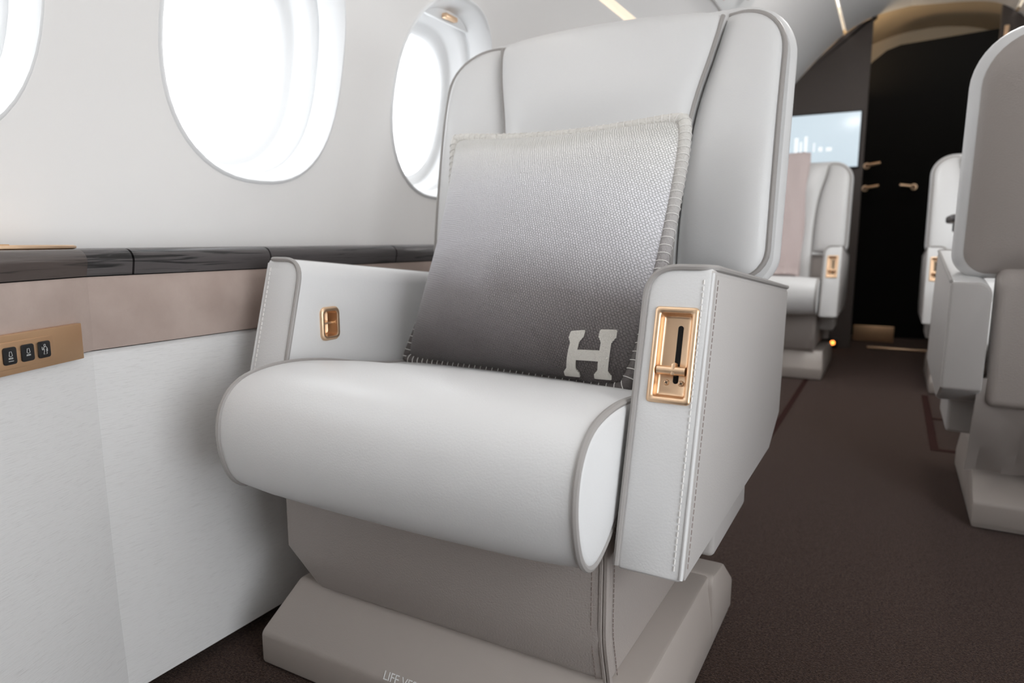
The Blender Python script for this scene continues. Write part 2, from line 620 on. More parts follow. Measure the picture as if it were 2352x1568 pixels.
wn = 0
for side in (-1, 1):
    for yc in WIN_Y:
        if side > 0 and yc in OPENING_SKIP:
            continue
        wn += 1
        win = struct(obj('window_%d' % wn, *ring_loft([(1.035, 0.002), (1.025, -0.003), (1.005, -0.004), (0.985, 0.004), (0.965, 0.02), (0.935, 0.05), (1.03, 0.052), (1.03, 0.066)], side, yc), M['frame'], ang=1.0))
        obj('inner_frame', *ring_loft([(1.02, 0.062), (0.955, 0.060), (0.925, 0.064), (0.90, 0.078), (0.865, 0.102), (0.845, 0.108), (0.80, 0.110), (0.775, 0.114), (0.745, 0.118), (0.74, 0.135), (0.72, 0.155)], side, yc), M['frame'], win, ang=1.0)
        ov = oval(0.75)
        v, f = prism_vf(ov, lambda u, t: (side_x(xw(WIN_Z + t) - 0.124, side), yc + u, WIN_Z + t), lambda u, t: (side_x(xw(WIN_Z + t) - 0.127, side), yc + u, WIN_Z + t))
        obj('pane', v, f, M['glass'], win)
        if side < 0 and yc > 1.0:
            zs = 1.155 - WIN_Z
            ov = [q for q in oval(0.965) if q[1] > zs]
            # shade pulled a little way down behind the reveal, flat panel
            xs = lambda t: xw(1.2) - 0.045 + (0.02 if False else 0) + (xw(WIN_Z + t) - xw(1.2))
            v, f = prism_vf(ov, lambda u, t: (xs(t), yc + u, WIN_Z + t), lambda u, t: (xs(t) - 0.006, yc + u, WIN_Z + t))
            sh = obj('shade', v, f, M['frame'], win)
            hz = 1.172
            hx = xw(hz) - 0.040
            bm = bevel_bm(*box_vf(hx - .004, hx + .010, yc - .025, yc + .025, hz - .005, hz + .006), 0.003, 2)
            obj_bm('shade_handle', bm, M['gold'], sh)

# bulkhead at the front of the cabin, doorway in it, galley beyond
pts = [(xw(z), z) for z in [0, .3, .6, .8, 1.0, 1.1, 1.2, 1.3, 1.4, 1.5, 1.6, 1.7, 1.8, 1.86, 1.895]]
pl = pts + [(-0.20, 1.895), (-0.20, 0.0)]
struct(obj('wall_bulkhead_left', *prism_vf(pl, lambda x, z: (x, Y1, z), lambda x, z: (x, Y1 + .06, z)), M['bulkhead']))
pl = [q for q in [(2 * CX0 - xw(z, 1), z) for x, z in pts] if q[0] > .41] + [(0.40, 1.872), (0.40, 0.0)]
struct(obj('wall_bulkhead_right', *prism_vf(pl, lambda x, z: (x, Y1, z), lambda x, z: (x, Y1 + .06, z)), M['bulkhead']))
# vaulted galley lining
arc = [(0.10 + 0.76 * math.cos(a), 1.50 + 0.58 * math.sin(a)) for a in [PI * k / 24 for k in range(25)]]
arc2 = [(0.10 + 0.80 * math.cos(a), 1.50 + 0.62 * math.sin(a)) for a in [PI * k / 24 for k in range(25)]]
struct(obj('ceiling_galley', *prism_vf(arc + arc2[::-1], lambda x, z: (x, Y1 + .06, z), lambda x, z: (x, 5.7, z)), M['tan']))
struct(MB().add(*box_vf(-0.70, -0.645, Y1 + .06, 5.7, 0, 1.55)).obj('wall_galley_left', M['galley']))
struct(MB().add(*box_vf(0.84, 0.90, Y1 + .06, 5.7, 0, 1.55)).obj('wall_galley_right', M['galley']))
struct(MB().add(*box_vf(-0.70, 0.90, 5.7, 5.75, 0, 2.14)).obj('wall_galley_end', M['tan']))
pl = [(-.64, 0), (.84, 0), (.84, 1.93), (.42, 1.90), (-.06, 1.875), (-.14, 1.85), (-.215, 1.79), (-.30, 1.68), (-.64, 1.45)]
struct(obj('wall_galley_partition', *prism_vf(pl, lambda x, z: (x, 5.2, z), lambda x, z: (x, 5.24, z)), M['galley']))
struct(rbox('trim_5', -0.11, 0.40, 4.60, 4.615, 0.0, 0.012, .003, M['gold']))

# carpet inlay lines around the seat tracks
for k, bx_ in enumerate(((-0.332, -0.312, 1.9, 3.47), (0.140, 0.163, 2.43, 3.30), (0.163, 0.40, 2.43, 2.455), (0.163, 0.40, 2.86, 2.885))):
    struct(MB().add(*box_vf(*bx_, 0, 0.0015)).obj('trim_%d' % (6 + k), M['inlay']))


# ------------------------------------------------------------------ side ledge along the left wall
BEND = V((-0.90, 0.503, 0))
ND = V((math.sin(math.radians(22)), -math.cos(math.radians(22)), 0))     # run of the near, angled section
NN = V((math.cos(math.radians(22)), math.sin(math.radians(22)), 0))
MIT = V((-1.0, 0, 0)) + V((0, 1, 0)) * (-math.tan(math.radians(11)))     # mitre direction at the bend, per metre of depth


def ledge_sweep(prof, a, c):
    """prof (depth outwards, z); a/c = ('f', y) on the straight run, ('b',) the bend or ('n', t) on the angled run"""
    def at(e):
        if e[0] == 'f':
            return lambda d, z: V((-0.90 - d, e[1], z))
        if e[0] == 'b':
            return lambda d, z: V((BEND.x, BEND.y, z)) + MIT * d
        return lambda d, z: BEND + ND * e[1] - NN * d + V((0, 0, z))
    return prism_vf(prof, at(a), at(c))


def bull(z0, z1, d1, r):
    pr = [(d1, z0), (0.004, z0)]
    pr += [(r - r * math.sin(t), z1 - r + r * math.cos(t)) for t in [PI / 2 * k / 7 for k in range(7, -1, -1)]]
    pr.append((d1, z1))
    return pr


def side_ledge(mirror):
    nmx = 'pale and rose side ledge with dark wood cap under the left windows' if not mirror else 'dark wood capped side ledge under the opposite row of windows'
    base = (-0.95, 1.5, 0) if not mirror else (0.91, 2.5, 0)
    t = thing('side_ledge', nmx, 'ledge', base)
    if mirror:
        keep = OFF[0].copy()
    wp = bull(0.6035, 0.6375, 0.112, 0.016)
    segs = [(('n', 0.55), ('b',), 'wood_brown'), (('b',), ('f', 0.5625), 'wood')]
    ys = [0.5655, 0.797, 1.126, 1.60, 2.05, 2.50, 2.95, 3.40, 3.85, 4.54]
    segs += [(('f', ys[i] + (.003 if i else 0)), ('f', ys[i + 1]), 'wood') for i in range(len(ys) - 1)]
    if mirror:
        segs = [(('f', .70 + .48 * i), ('f', .70 + .48 * (i + 1) - .003), 'wood') for i in range(8)]
    objs = []
    for a, c, m in segs:
        v, f = ledge_sweep(wp, a, c)
        objs.append(obj('wood_cap', v, f, M[m], t))
    sp = [(0.112, 0.602), (0.006, 0.602), (0.004, 0.598), (0.003, 0.55), (0.004, 0.507), (0.112, 0.507)]
    fp = [(0.112, 0.505), (0.010, 0.505), (0.006, 0.500), (0.004, 0.35), (0.0, 0.15), (-0.006, 0.020), (0.04, 0.020), (0.112, 0.06)]
    core = [(0.112, 0.632), (0.012, 0.63), (0.012, 0.50), (0.016, 0.03), (0.112, 0.03)]
    kick = [(0.112, 0.02), (0.03, 0.02), (0.03, 0.001), (0.112, 0.001)]
    if not mirror:
        for nm, pr, mm, runs in (('suede_panel', sp, 'suede', ((('n', .55), ('b',)), (('b',), ('f', 2.30)), (('f', 2.302), ('f', 4.54)))),
                                 ('fabric_panel', fp, 'fabric', ((('n', .55), ('b',)), (('b',), ('f', 4.54)))),
                                 ('core', core, 'void', ((('n', .549), ('b',)), (('b',), ('f', 4.54)))),
                                 ('kick_board', kick, 'void', ((('n', .549), ('b',)), (('b',), ('f', 4.54))))):
            for a, c in runs:
                v, f = ledge_sweep(pr, a, c)
                objs.append(obj(nm, v, f, M[mm], t))
        q0 = BEND + ND * .55 - NN * .03
        vv, ff = prism_vf([(-.93, .515), (q0.x, q0.y), (-1.015, q0.y), (-1.015, .515)], lambda a, b_: (a, b_, .604), lambda a, b_: (a, b_, .6368))
        obj('wood_cap', vv, ff, M['wood_brown'], t)
    else:
        for nm, pr, mm in (('suede_panel', sp, 'suede'), ('fabric_panel', fp, 'fabric'), ('core', core, 'void')):
            v, f = ledge_sweep(pr, ('f', .70), ('f', 4.54))
            objs.append(obj(nm, v, f, M[mm], t))
        # mirrored about the cabin centre line
        for o in objs:
            for vv in o.data.vertices:
                wx = vv.co.x + OFF[0].x
                vv.co.x = (2 * CX0 - wx) - OFF[0].x
            o.data.flip_normals()
    return t


side_ledge(False)
side_ledge(True)

# gold switch plate on the angled run of the ledge
PC = BEND + ND * 0.10 + V((0, 0, 0.524))
t = thing('switch_plate', 'gold wall plate with three black buttons at the ledge bend', 'control panel', PC)


def on_plate(tt, z, d):
    return BEND + ND * tt + NN * d + V((0, 0, z))


def plate_box(name, t0, t1, z0, z1, d0, d1, r, m, parent, rc=0.0):
    """rounded-corner plate lying on the angled run"""
    if rc:
        pl = []
        for cx_, cz, a0 in ((t1 - rc, z1 - rc, 0), (t0 + rc, z1 - rc, 90), (t0 + rc, z0 + rc, 180), (t1 - rc, z0 + rc, 270)):
            for k in range(5):
                a = math.radians(a0 + 90 * k / 4)
                pl.append((cx_ + rc * math.cos(a), cz + rc * math.sin(a)))
    else:
        pl = [(t0, z0), (t1, z0), (t1, z1), (t0, z1)]
    v, f = prism_vf(pl, lambda a, z: on_plate(a, z, d0), lambda a, z: on_plate(a, z, d1))
    return obj_bm(name, bevel_bm(v, f, r, 2), m, parent)


plate_box('base_plate', 0.0258, 0.30, 0.5015, 0.5462, -0.004, 0.004, 0.0008, M['gold_plate'], t)
plate_box('inset_plate', 0.0735, 0.151, 0.5078, 0.538, 0.003, 0.0048, 0.0005, M['gold_plate'], t, 0.002)
plate_box('inset_plate', 0.157, 0.235, 0.5078, 0.538, 0.003, 0.0048, 0.0005, M['gold_plate'], t, 0.002)


def icon_obj(strokes, parent, r=0.00028, cx_=0, cz=0, s=0.00135):
    mb = MB()
    for st in strokes:
        mb.add(*tube_vf([on_plate(cx_ - x * s, cz + y * s, 0.0066) for x, y in st], r, 5))
    return mb.obj('icon', M['icon'], parent)


lamp = [[(-1.5, 1.0), (-0.9, 4.4), (0.9, 4.4), (1.7, 1.0), (0.1, 0.4), (-1.5, 1.0)]]
rays = [[(-1.7 + .85 * k, -0.4), (-1.9 + .95 * k, -1.8)] for k in range(5)]
person = [[(0.9 * math.cos(a), 5.9 + 1.1 * math.sin(a)) for a in [2 * PI * k / 12 for k in range(13)]],
          [(-0.7, 4.6), (-2.2, 3.0), (-3.2, 3.0), (-3.0, 5.0)], [(-3.2, 3.0), (-2.6, 2.2), (-1.4, 2.6), (-0.9, 3.2), (-0.7, 1.5), (-1.5, -1.6), (1.9, -1.6), (1.6, 3.0)],
          [(-0.7, 4.6), (0, 4.9), (1.4, 4.6), (2.4, 3.4), (2.6, 0.8), (1.9, 0.6), (1.7, 2.6)]]
for nm, (t0, t1), st in (('reading', (0.1275, 0.145), lamp + rays + [[(-2.4, -3.4), (2.4, -3.4)]]), ('table', (0.1035, 0.121), lamp + rays), ('call', (0.0798, 0.0975), person)):
    bt = plate_box('button', t0, t1, 0.5132, 0.5326, 0.004, 0.0064, 0.0006, M['black'], t, 0.003)
    icon_obj(st, bt, cx_=(t0 + t1) / 2, cz=0.5217 if nm != 'call' else 0.5196)

# gold lid on the ledge top
v, f = [], []
LC = V((-0.957, 0.420, 0.6376))
t = thing('cupholder_lid', 'low round gold lid lying on the dark ledge top', 'lid', LC)
v = []
for r_, z_ in ((0.0, 0.0), (0.052, 0.0), (0.054, 0.0015), (0.054, 0.004), (0.052, 0.0052), (0.046, 0.0052), (0.044, 0.004), (0.0, 0.004)):
    for k in range(40):
        a = 2 * PI * k / 40
        v.append(LC + V((0.72 * max(r_, 1e-5) * math.cos(a), 1.85 * max(r_, 1e-5) * math.sin(a), z_)))
f = [(i * 40 + k, i * 40 + (k + 1) % 40, (i + 1) * 40 + (k + 1) % 40, (i + 1) * 40 + k) for i in range(7) for k in range(40)]
obj('lid_disc', v, f, M['gold'], t)
bm = bevel_bm(*box_vf(LC.x - .006, LC.x + .006, LC.y - .02, LC.y + .02, LC.z + .0038, LC.z + .0065), .001, 2)
obj_bm('finger_grip', bm, M['gold_plate'], t)


# ------------------------------------------------------------------ the seat
SEAT = V((-0.508, 0.95, 0))
C = SEAT.x


def yf(z):
    return interp(YF, z)


YF = smoothtab([(0.40, 1.145), (0.60, 1.172), (0.72, 1.188), (0.85, 1.210), (0.95, 1.236), (1.05, 1.272), (1.12, 1.31)])
CW = smoothtab([(0.40, 0.168), (0.62, 0.168), (0.75, 0.172), (0.87, 0.184), (0.97, 0.206), (1.06, 0.222)])


def cosp(n):
    return [(1 - math.cos(PI * k / n)) / 2 for k in range(n + 1)]


def pad(name, pos, rim, bulge, m, parent, ns=16, nt=26, depth=0.05, p=5.0, q=0.5, extra=None, lean=None):
    S, T = cosp(ns), cosp(nt)
    v, f = [], []
    for j, tt in enumerate(T):
        for i, ss in enumerate(S):
            x, z = pos(ss, tt)
            e = max(0, 1 - abs(2 * ss - 1) ** p) ** q * max(0, 1 - abs(2 * tt - 1) ** (p * 1.8)) ** q
            b_ = bulge + (extra(ss, z) if extra else 0)
            y = yf(z) + rim - (rim + b_) * e + (lean(ss) if lean else 0)
            v.append((x, y, z))
    W = ns + 1
    for j in range(nt):
        for i in range(ns):
            f.append((j * W + i, j * W + i + 1, (j + 1) * W + i + 1, (j + 1) * W + i))
    loop = [i for i in range(W)] + [j * W + ns for j in range(1, nt + 1)] + [nt * W + i for i in range(ns - 1, -1, -1)] + [j * W for j in range(nt - 1, 0, -1)]
    k0 = len(v)
    for i in loop:
        x, y, z = v[i]
        v.append((x, y + depth, z))
    n = len(loop)
    for k in range(n):
        f.append((loop[k], loop[(k + 1) % n], k0 + (k + 1) % n, k0 + k))
    f.append(tuple(k0 + k for k in range(n)))
    return obj(name, v, f, m, parent, ang=0.9), [V(v[i]) for i in loop]


def outline(hw, z0, z1, rt, rb, n=10):
    out = []
    for cx_, cz, r, a0 in ((hw - rt, z1 - rt, rt, 0), (-hw + rt, z1 - rt, rt, 90), (-hw + rb, z0 + rb, rb, 180), (hw - rb, z0 + rb, rb, 270)):
        for k in range(n + 1):
            a = math.radians(a0 + 90 * k / n)
            out.append((cx_ + r * math.cos(a), cz + r * math.sin(a)))
    return out


LATCH_O = V((0, 0.66, 0.298))
LE = V((0, 0.087, 0.322)).normalized()
LN = V((1, 0, 0)).cross(LE)
if LN.y > 0:
    LN = -LN


def onface(x, vv, d):
    return V((x, 0, 0)) + LATCH_O + LE * vv + LN * d


def rrect(x0, x1, v0, v1, r, n=4):
    out = []
    for cx_, cz, a0 in ((x1 - r, v1 - r, 0), (x0 + r, v1 - r, 90), (x0 + r, v0 + r, 180), (x1 - r, v0 + r, 270)):
        for k in range(n + 1):
            a = math.radians(a0 + 90 * k / n)
            out.append((cx_ + r * math.cos(a), cz + r * math.sin(a)))
    return out


def loft_rings(rings, emb, caplast=True):
    v, f = [], []
    n = len(rings[0][0])
    for pl, d in rings:
        v += [emb(a, b_, d) for a, b_ in pl]
    for i in range(len(rings) - 1):
        for k in range(n):
            f.append((i * n + k, i * n + (k + 1) % n, (i + 1) * n + (k + 1) % n, (i + 1) * n + k))
    if caplast:
        f.append(tuple(range((len(rings) - 1) * n, len(rings) * n)))
    return v, f


def build_seat(label, group):
    root = thing('cabin_seat', label, 'seat', SEAT, group)
    # --- plinth: sloped front and side shoulders
    x0, x1 = C - 0.302, C + 0.297
    v = [(x0, .661, .004), (x1, .661, .004), (x1, 1.160, .004), (x0, 1.160, .004),
         (x0, .661, .054), (x1, .661, .054), (x1, 1.160, .060), (x0, 1.160, .060),
         (x0 + .042, .706, .134), (x1 - .006, .706, .134), (x1 - .006, 1.02, .132), (x0 + .042, 1.02, .132)]
    f = [(0, 3, 2, 1), (0, 1, 5, 4), (1, 2, 6, 5), (2, 3, 7, 6), (3, 0, 4, 7), (4, 5, 9, 8), (5, 6, 10, 9), (6, 7, 11, 10), (7, 4, 8, 11), (8, 9, 10, 11)]
    obj_bm('plinth', bevel_bm(v, f, 0.005, 2), M['plastic'], root)
    # end cap closing the plinth at the rear, with its own edge line
    pl = [(1.030, .02), (1.165, .012), (1.168, .066), (1.092, .124), (1.020, .135), (1.010, .12)]
    vv, ff = prism_vf(pl, lambda y, z: (x0 - .003, y, z), lambda y, z: (x1 + .003, y, z))
    obj_bm('plinth_end_cap', bevel_bm(vv, ff, 0.006, 2), M['plastic'], root)
    # pale lettering printed on the front shoulder
    # --- pedestal skirt
    pr = [(0.674, 0.40), (0.674, 0.200), (0.694, 0.133), (1.06, 0.131), (1.09, 0.25), (1.09, 0.40)]
    vv, ff = prism_vf(pr, lambda y, z: (C - .254, y, z), lambda y, z: (C + .254, y, z))
    vv = [(a + .045, b_, c_) if (c_ < .15 and a < C) else (a, b_, c_) for a, b_, c_ in vv]
    ped = obj_bm('pedestal', bevel_bm(vv, ff, 0.012, 3), M['taupe'], root)
    mb = MB()
    edge = fillet([(C + .252, .677, .39), (C + .252, .677, .200), (C + .252, .696, .136)], [0, .02, 0])
    MB().add(*tube_vf(edge, .0035, 6)).obj('corner_seam', M['taupe'], ped)
    MB().add(*tube_vf([e + V((-.0055, -.001, 0)) for e in edge], .003, 6)).obj('corner_seam', M['taupe'], ped)
    mb = MB()
    stitches([e + V((-.016, -.003, 0)) for e in edge], .006, .0042, .0006, mb)
    stitches([e + V((.0035, .016, 0)) for e in edge], .006, .0042, .0006, mb)
    mb.obj('stitching', M['thread_dark'], ped)['kind'] = 'stuff'
    # lower frame under the arm towards the rear
    rbox('seat_frame', C - .315, C + .315, 0.93, 1.16, 0.205, 0.31, 0.008, M['leather_side'], root)
    # --- cushion
    pr = [(1.19, .424), (1.05, .427), (.95, .432), (.86, .446), (.78, .464), (.71, .473), (.652, .472), (.609, .462), (.582, .434), (.574, .395), (.579, .36), (.592, .328), (.618, .310), (.652, .318), (.69, .345), (.73, .362), (.80, .368), (1.0, .37), (1.19, .37)]
    pr = smooth_closed(pr, 2)
    cy_ = sum(q[0] for q in pr) / len(pr); cz_ = sum(q[1] for q in pr) / len(pr)
    xl, xr = C - .262, C + .260

    def inset(d):
        n = len(pr); out = []
        for i in range(n):
            a, c = V(pr[i - 1]), V(pr[(i + 1) % n])
            tt = (c - a).normalized(); nn = V((-tt.y, tt.x))
            if nn.dot(V((cy_, cz_)) - V(pr[i])) < 0 and False:
                nn = -nn
            out.append((pr[i][0] + nn.x * d * INS, pr[i][1] + nn.y * d * INS))
        return out
    # orientation of the profile decides which way is in
    area_ = sum(pr[i - 1][0] * pr[i][1] - pr[i][0] * pr[i - 1][1] for i in range(len(pr)))
    INS = 1 if area_ > 0 else -1
    rings = []
    for k in range(5):
        a = PI / 2 * k / 4
        rings.append((inset(.010 * (1 - math.sin(a))), xl + .010 * (1 - math.cos(a))))
    for k in range(1, 8):       # slight crown across the width
        s = k / 8
        rings.append((inset(-.007 * math.sin(PI * s) ** .6), xl + (xr - xl) * s))
    for k in range(5):
        a = PI / 2 * k / 4
        rings.append((inset(.010 * (1 - math.cos(a))), xr - .010 * (1 - math.sin(a))))
    vv, ff = loft_rings(rings, lambda y, z, d: (d, y, z))
    ff.append(tuple(range(len(pr))))
    cu = obj('seat_cushion', vv, ff, M['leather'], root, ang=0.9)
    for xx in (xl + .004, xr - .004):
        MB().add(*tube_vf([(xx, y, z) for y, z in inset(.001)], .0042, 8, closed=True)).obj('piping', M['piping'], cu)
    # --- armrests
    for s in (-1, 1):
        xi, xo = C + s * .268, C + s * .341
        FB, FT, RT, RB, RC = (.66, .298), (.747, .62), (1.335, .564), (1.312, .335), (1.21, .292)
        vv, ff = prism_vf([FB, FT, RT, RB, RC], lambda y, z: (xi, y, z), lambda y, z: (xo, y, z))
        f0 = lambda e: all(abs(q.co.x - xi) < 1e-4 for q in e.verts) and min(q.co.z for q in e.verts) > .5
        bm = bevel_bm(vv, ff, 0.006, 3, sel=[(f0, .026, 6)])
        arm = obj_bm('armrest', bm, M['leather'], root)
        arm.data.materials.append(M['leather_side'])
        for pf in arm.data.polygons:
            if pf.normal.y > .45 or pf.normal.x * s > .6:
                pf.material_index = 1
        # outer side skin in a greyer hide
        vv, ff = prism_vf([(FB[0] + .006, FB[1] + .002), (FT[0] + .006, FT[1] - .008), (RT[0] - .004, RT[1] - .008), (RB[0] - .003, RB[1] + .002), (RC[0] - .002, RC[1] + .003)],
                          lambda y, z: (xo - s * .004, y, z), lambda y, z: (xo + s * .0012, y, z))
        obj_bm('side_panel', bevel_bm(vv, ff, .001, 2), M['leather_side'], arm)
        path = fillet([(xi, FB[0] + .002, FB[1] + .004), (xi, FT[0], FT[1]), (xo, FT[0], FT[1]), (xo, RT[0] - .006, RT[1])], [0, .042, .022, 0], 8)
        mb = MB().add(*tube_vf(path, .0036, 8))
        mb.obj('piping', M['piping'], arm)
        # raised seam with stitching on both sides down the outer front edge
        mb = MB().add(*tube_vf([(xo - s * .002, FB[0] + .001, FB[1] + .004), (xo - s * .002, FT[0] + .001, FT[1] - .006)], .0020, 8))
        mb.obj('front_seam', M['leather'], arm)
        mb = MB()
        a0, a1 = onface(xo - s * .010, .012, .0006), onface(xo - s * .010, .322, .0006)
        stitches([a0, a1], .007, .005, .0008, mb)
        mb.obj('stitching', M['thread'], arm)['kind'] = 'stuff'
        mb = MB()
        stitches([(xo + s * .0014, FB[0] + .014, FB[1] + .012), (xo + s * .0014, FT[0] + .012, FT[1] - .012)], .007, .005, .0007, mb)
        mb.obj('stitching', M['thread_dark'], arm)['kind'] = 'stuff'
        if s > 0:
            lx = xi + .038 - 0.0
            lx = -0.2025
            hw, v0, v1 = .0240, .1835, .2890
            pl = rrect(lx - hw + .004, lx + hw - .004, v0 + .004, v1 - .004, .003)
            cv, cf = prism_vf(pl, lambda a, b_: onface(a, b_, .02), lambda a, b_: onface(a, b_, -.0205))
            cut(arm, cv, cf)
            # gold tray: raised rim, deep pocket
            R = lambda i, r: rrect(lx - hw + i, lx + hw - i, v0 + i, v1 - i, r)
            vv, ff = loft_rings([(R(.0, .004), .0), (R(.0, .004), .0012), (R(.001, .004), .0026), (R(.003, .0035), .0032), (R(.0058, .003), .0026), (R(.007, .0028), .0008), (R(.0076, .0026), -.003), (R(.0082, .0026), -.007), (R(.0095, .003), -.0088), (R(.0115, .003), -.0095)], onface)
            la = obj('recline_latch', vv, ff, M['gold'], root, ang=0.9)
            pl = rrect(lx - .0029 + .0035, lx + .0029 + .0035, .206, .270, .0028)
            vv, ff = prism_vf(pl, lambda a, b_: onface(a, b_, -.0100), lambda a, b_: onface(a, b_, -.0091))
            obj('slot', vv, ff, M['void'], la)
            hv = .2195
            mb = MB().add(*tube_vf([onface(lx - .0155, hv, -.0012), onface(lx - .0145, hv, -.0012), onface(lx + .0145, hv, -.0012), onface(lx + .0155, hv, -.0012)], .0050, 20))
            mb.obj('handle_bar', M['gold'], la)
            cl = prism_vf([(lx + .0005, hv - .0052), (lx + .0050, hv - .0052), (lx + .0050, hv + .009), (lx + .0005, hv + .0075)], lambda a, b_: onface(a, b_, -.0095), lambda a, b_: onface(a, b_, .0036))
            obj_bm('handle_clamp', bevel_bm(*cl, .0012, 2), M['gold'], la)
            for sx, sv in ((lx - .0062, .2068), (lx + .0098, .2068)):
                ring = lambda r: [(sx + r * math.cos(2 * PI * k / 16), sv + r * math.sin(2 * PI * k / 16)) for k in range(16)]
                vv, ff = loft_rings([(ring(.0033), -.0098), (ring(.0033), -.0090), (ring(.0027), -.0080), (ring(.0012), -.0076)], onface)
                sc = obj('screw', vv, ff, M['gold'], la)
                for ang in (.5, .5 + PI / 2):
                    vv, ff = prism_vf([(sx + a * math.cos(ang) - b_ * math.sin(ang), sv + a * math.sin(ang) + b_ * math.cos(ang)) for a, b_ in ((-.0019, -.0004), (.0019, -.0004), (.0019, .0004), (-.0019, .0004))],
                                      lambda a, b_: onface(a, b_, -.0078), lambda a, b_: onface(a, b_, -.0074))
                    obj('screw_slot', vv, ff, M['void'], la)
        else:
            # small gold pull set in the inner face of the wall-side arm
            ea = lambda a, b_, d: V((xi + d, a, b_))
            y0, y1, z0, z1 = .778, .819, .492, .545
            pl = rrect(y0 + .004, y1 - .004, z0 + .004, z1 - .004, .006)
            cut(arm, *prism_vf(pl, lambda a, b_: ea(a, b_, .02), lambda a, b_: ea(a, b_, -.022)))
            R = lambda i, r: rrect(y0 + i, y1 - i, z0 + i, z1 - i, r)
            vv, ff = loft_rings([(R(0, .010), 0), (R(0, .010), .002), (R(.0015, .009), .0042), (R(.004, .008), .005), (R(.0065, .006), .004), (R(.0075, .005), .0), (R(.0080, .005), -.016), (R(.011, .004), -.018)], ea)
            la = obj('side_latch', vv, ff, M['gold'], root, ang=0.9)
            bm = bevel_bm(*box_vf(xi - .012, xi - .002, y0 + .008, y1 - .007, .517, .5205), .0012, 2)
            obj_bm('latch_lever', bm, M['gold'], la)
            arcp = [(xi - .0165, .7955 + .010 * math.cos(a) - .004, .5185 + .020 * math.sin(a)) for a in [-1.2 + 2.4 * k / 12 for k in range(13)]]
            MB().add(*tube_vf(arcp, .0009, 6)).obj('latch_slot', M['void'], la)
    # --- backrest
    ZB, ZT = 0.588, 1.040
    for s in (-1, 1):
        R1, R2, HW = .088, .045, .325

        def pos(a, t_):
            z = ZB + (ZT - ZB) * t_
            ci = interp(CW, z) + .002
            x = ci + (HW - ci) * a
            zt, zb = ZT, ZB
            if x > HW - R1:
                zt = ZT - R1 + math.sqrt(max(0, R1 ** 2 - (x - HW + R1) ** 2))
            if x > HW - R2:
                zb = ZB + R2 - math.sqrt(max(0, R2 ** 2 - (x - HW + R2) ** 2))
            return C + s * x, zb + (zt - zb) * t_
        o_, loop = pad('side_bolster', pos, .016, .012, M['leather'], root, ns=16, nt=26, depth=.05, p=4, q=.5, lean=lambda a: .022 - .036 * a)
        # piping along top, outer side and bottom
        n_, m_ = 16, 26
        bot = loop[:n_ + 1]; out_ = loop[n_:n_ + m_ + 1]; top = loop[n_ + m_:n_ + m_ + n_ + 1]
        path = bot[2:] + out_[1:] + top[1:]
        MB().add(*tube_vf([q + V((s * .003, -.002, 0)) for q in path], .0045, 8)).obj('piping', M['piping'], o_)

    def posc(a, t_):
        z = .42 + .622 * t_
        c_ = interp(CW, z) + .0005
        x = -c_ + 2 * c_ * a
        z2 = z + .010 * math.sin(PI * a) * t_ - .010 * abs(2 * a - 1) ** 12 * t_ ** 8
        if t_ > .9:
            z2 -= 0
        return C + x, z2
    ctr, loop = pad('centre_cushion', posc, .008, .018, M['leather'], root, ns=22, nt=44, depth=.06, p=10, q=.5,
                    extra=lambda a, z: .017 * ease(.82, .93, z) * (1 - abs(2 * a - 1) ** 4))
    n_, m_ = 22, 44
    for seg_ in (loop[n_:n_ + m_ + 1], loop[n_ + m_ + n_:] + [loop[0]]):
        MB().add(*tube_vf([q + V((0, -.004, 0)) for q in seg_], .0042, 8)).obj('piping', M['piping'], ctr)
    # shell around the back
    emb = lambda x, z, d: V((C + x, yf(z) + d, z))
    ol = lambda ins: outline(.327 - ins, .575 + ins * .6, 1.044 - ins, max(.03, .095 - ins * .5), max(.02, .05 - ins * .3))
    vv, ff = loft_rings([(ol(i_), d) for i_, d in ((.034, .044), (.010, .036), (-.005, .034), (-.012, .045), (-.012, .062), (-.008, .078), (.003, .093), (.0065, .0970), (.02, .099))], emb, True)
    obj('backrest_shell', vv, ff, M['leather'], root, ang=0.9)
    vv, ff = loft_rings([(ol(i_), d) for i_, d in ((.012, .096), (.0060, .0968), (.0068, .0990), (.018, .109), (.03, .116), (.05, .124), (.09, .132), (.14, .136), (.19, .137))], emb, True)
    obj('back_panel', vv, ff, M['taupe'], root, ang=0.9)
    vv, ff = prism_vf([(1.225, .30), (1.302, .30), (1.297, .57), (1.262, .625), (1.225, .625)], lambda y, z: (C - .258, y, z), lambda y, z: (C + .258, y, z))
    obj_bm('lower_back', bevel_bm(vv, ff, .018, 4), M['taupe'], root)
    # loose leather skirt hanging behind the pedestal
    vv, ff = [], []
    nx, nz = 24, 10
    for j in range(nz + 1):
        z = .36 - .228 * j / nz
        for i in range(nx + 1):
            x = C - .275 + .55 * i / nx
            w_ = .012 * math.sin(i * 1.9 + .6 * j) * (j / nz) + .008 * math.sin(i * .7 + 2)
            vv.append((x, 1.285 + w_ * .8 + .012 * math.sin(PI * j / nz) - .095 * (j / nz) ** 1.3, z))
    W = nx + 1
    ff = [(j * W + i, j * W + i + 1, (j + 1) * W + i + 1, (j + 1) * W + i) for j in range(nz) for i in range(nx)]
    k0 = len(vv)
    vv += [(x, y + .006, z) for x, y, z in vv]
    ff += [(a + k0, d + k0, c + k0, b_ + k0) for a, b_, c, d in ff]
    bl = [i for i in range(W)] + [j * W + nx for j in range(1, nz + 1)] + [nz * W + i for i in range(nx - 1, -1, -1)] + [j * W for j in range(nz - 1, 0, -1)]
    ff += [(bl[k], bl[(k + 1) % len(bl)], bl[(k + 1) % len(bl)] + k0, bl[k] + k0) for k in range(len(bl))]
    obj('rear_skirt', vv, ff, M['taupe'], root)
    return root


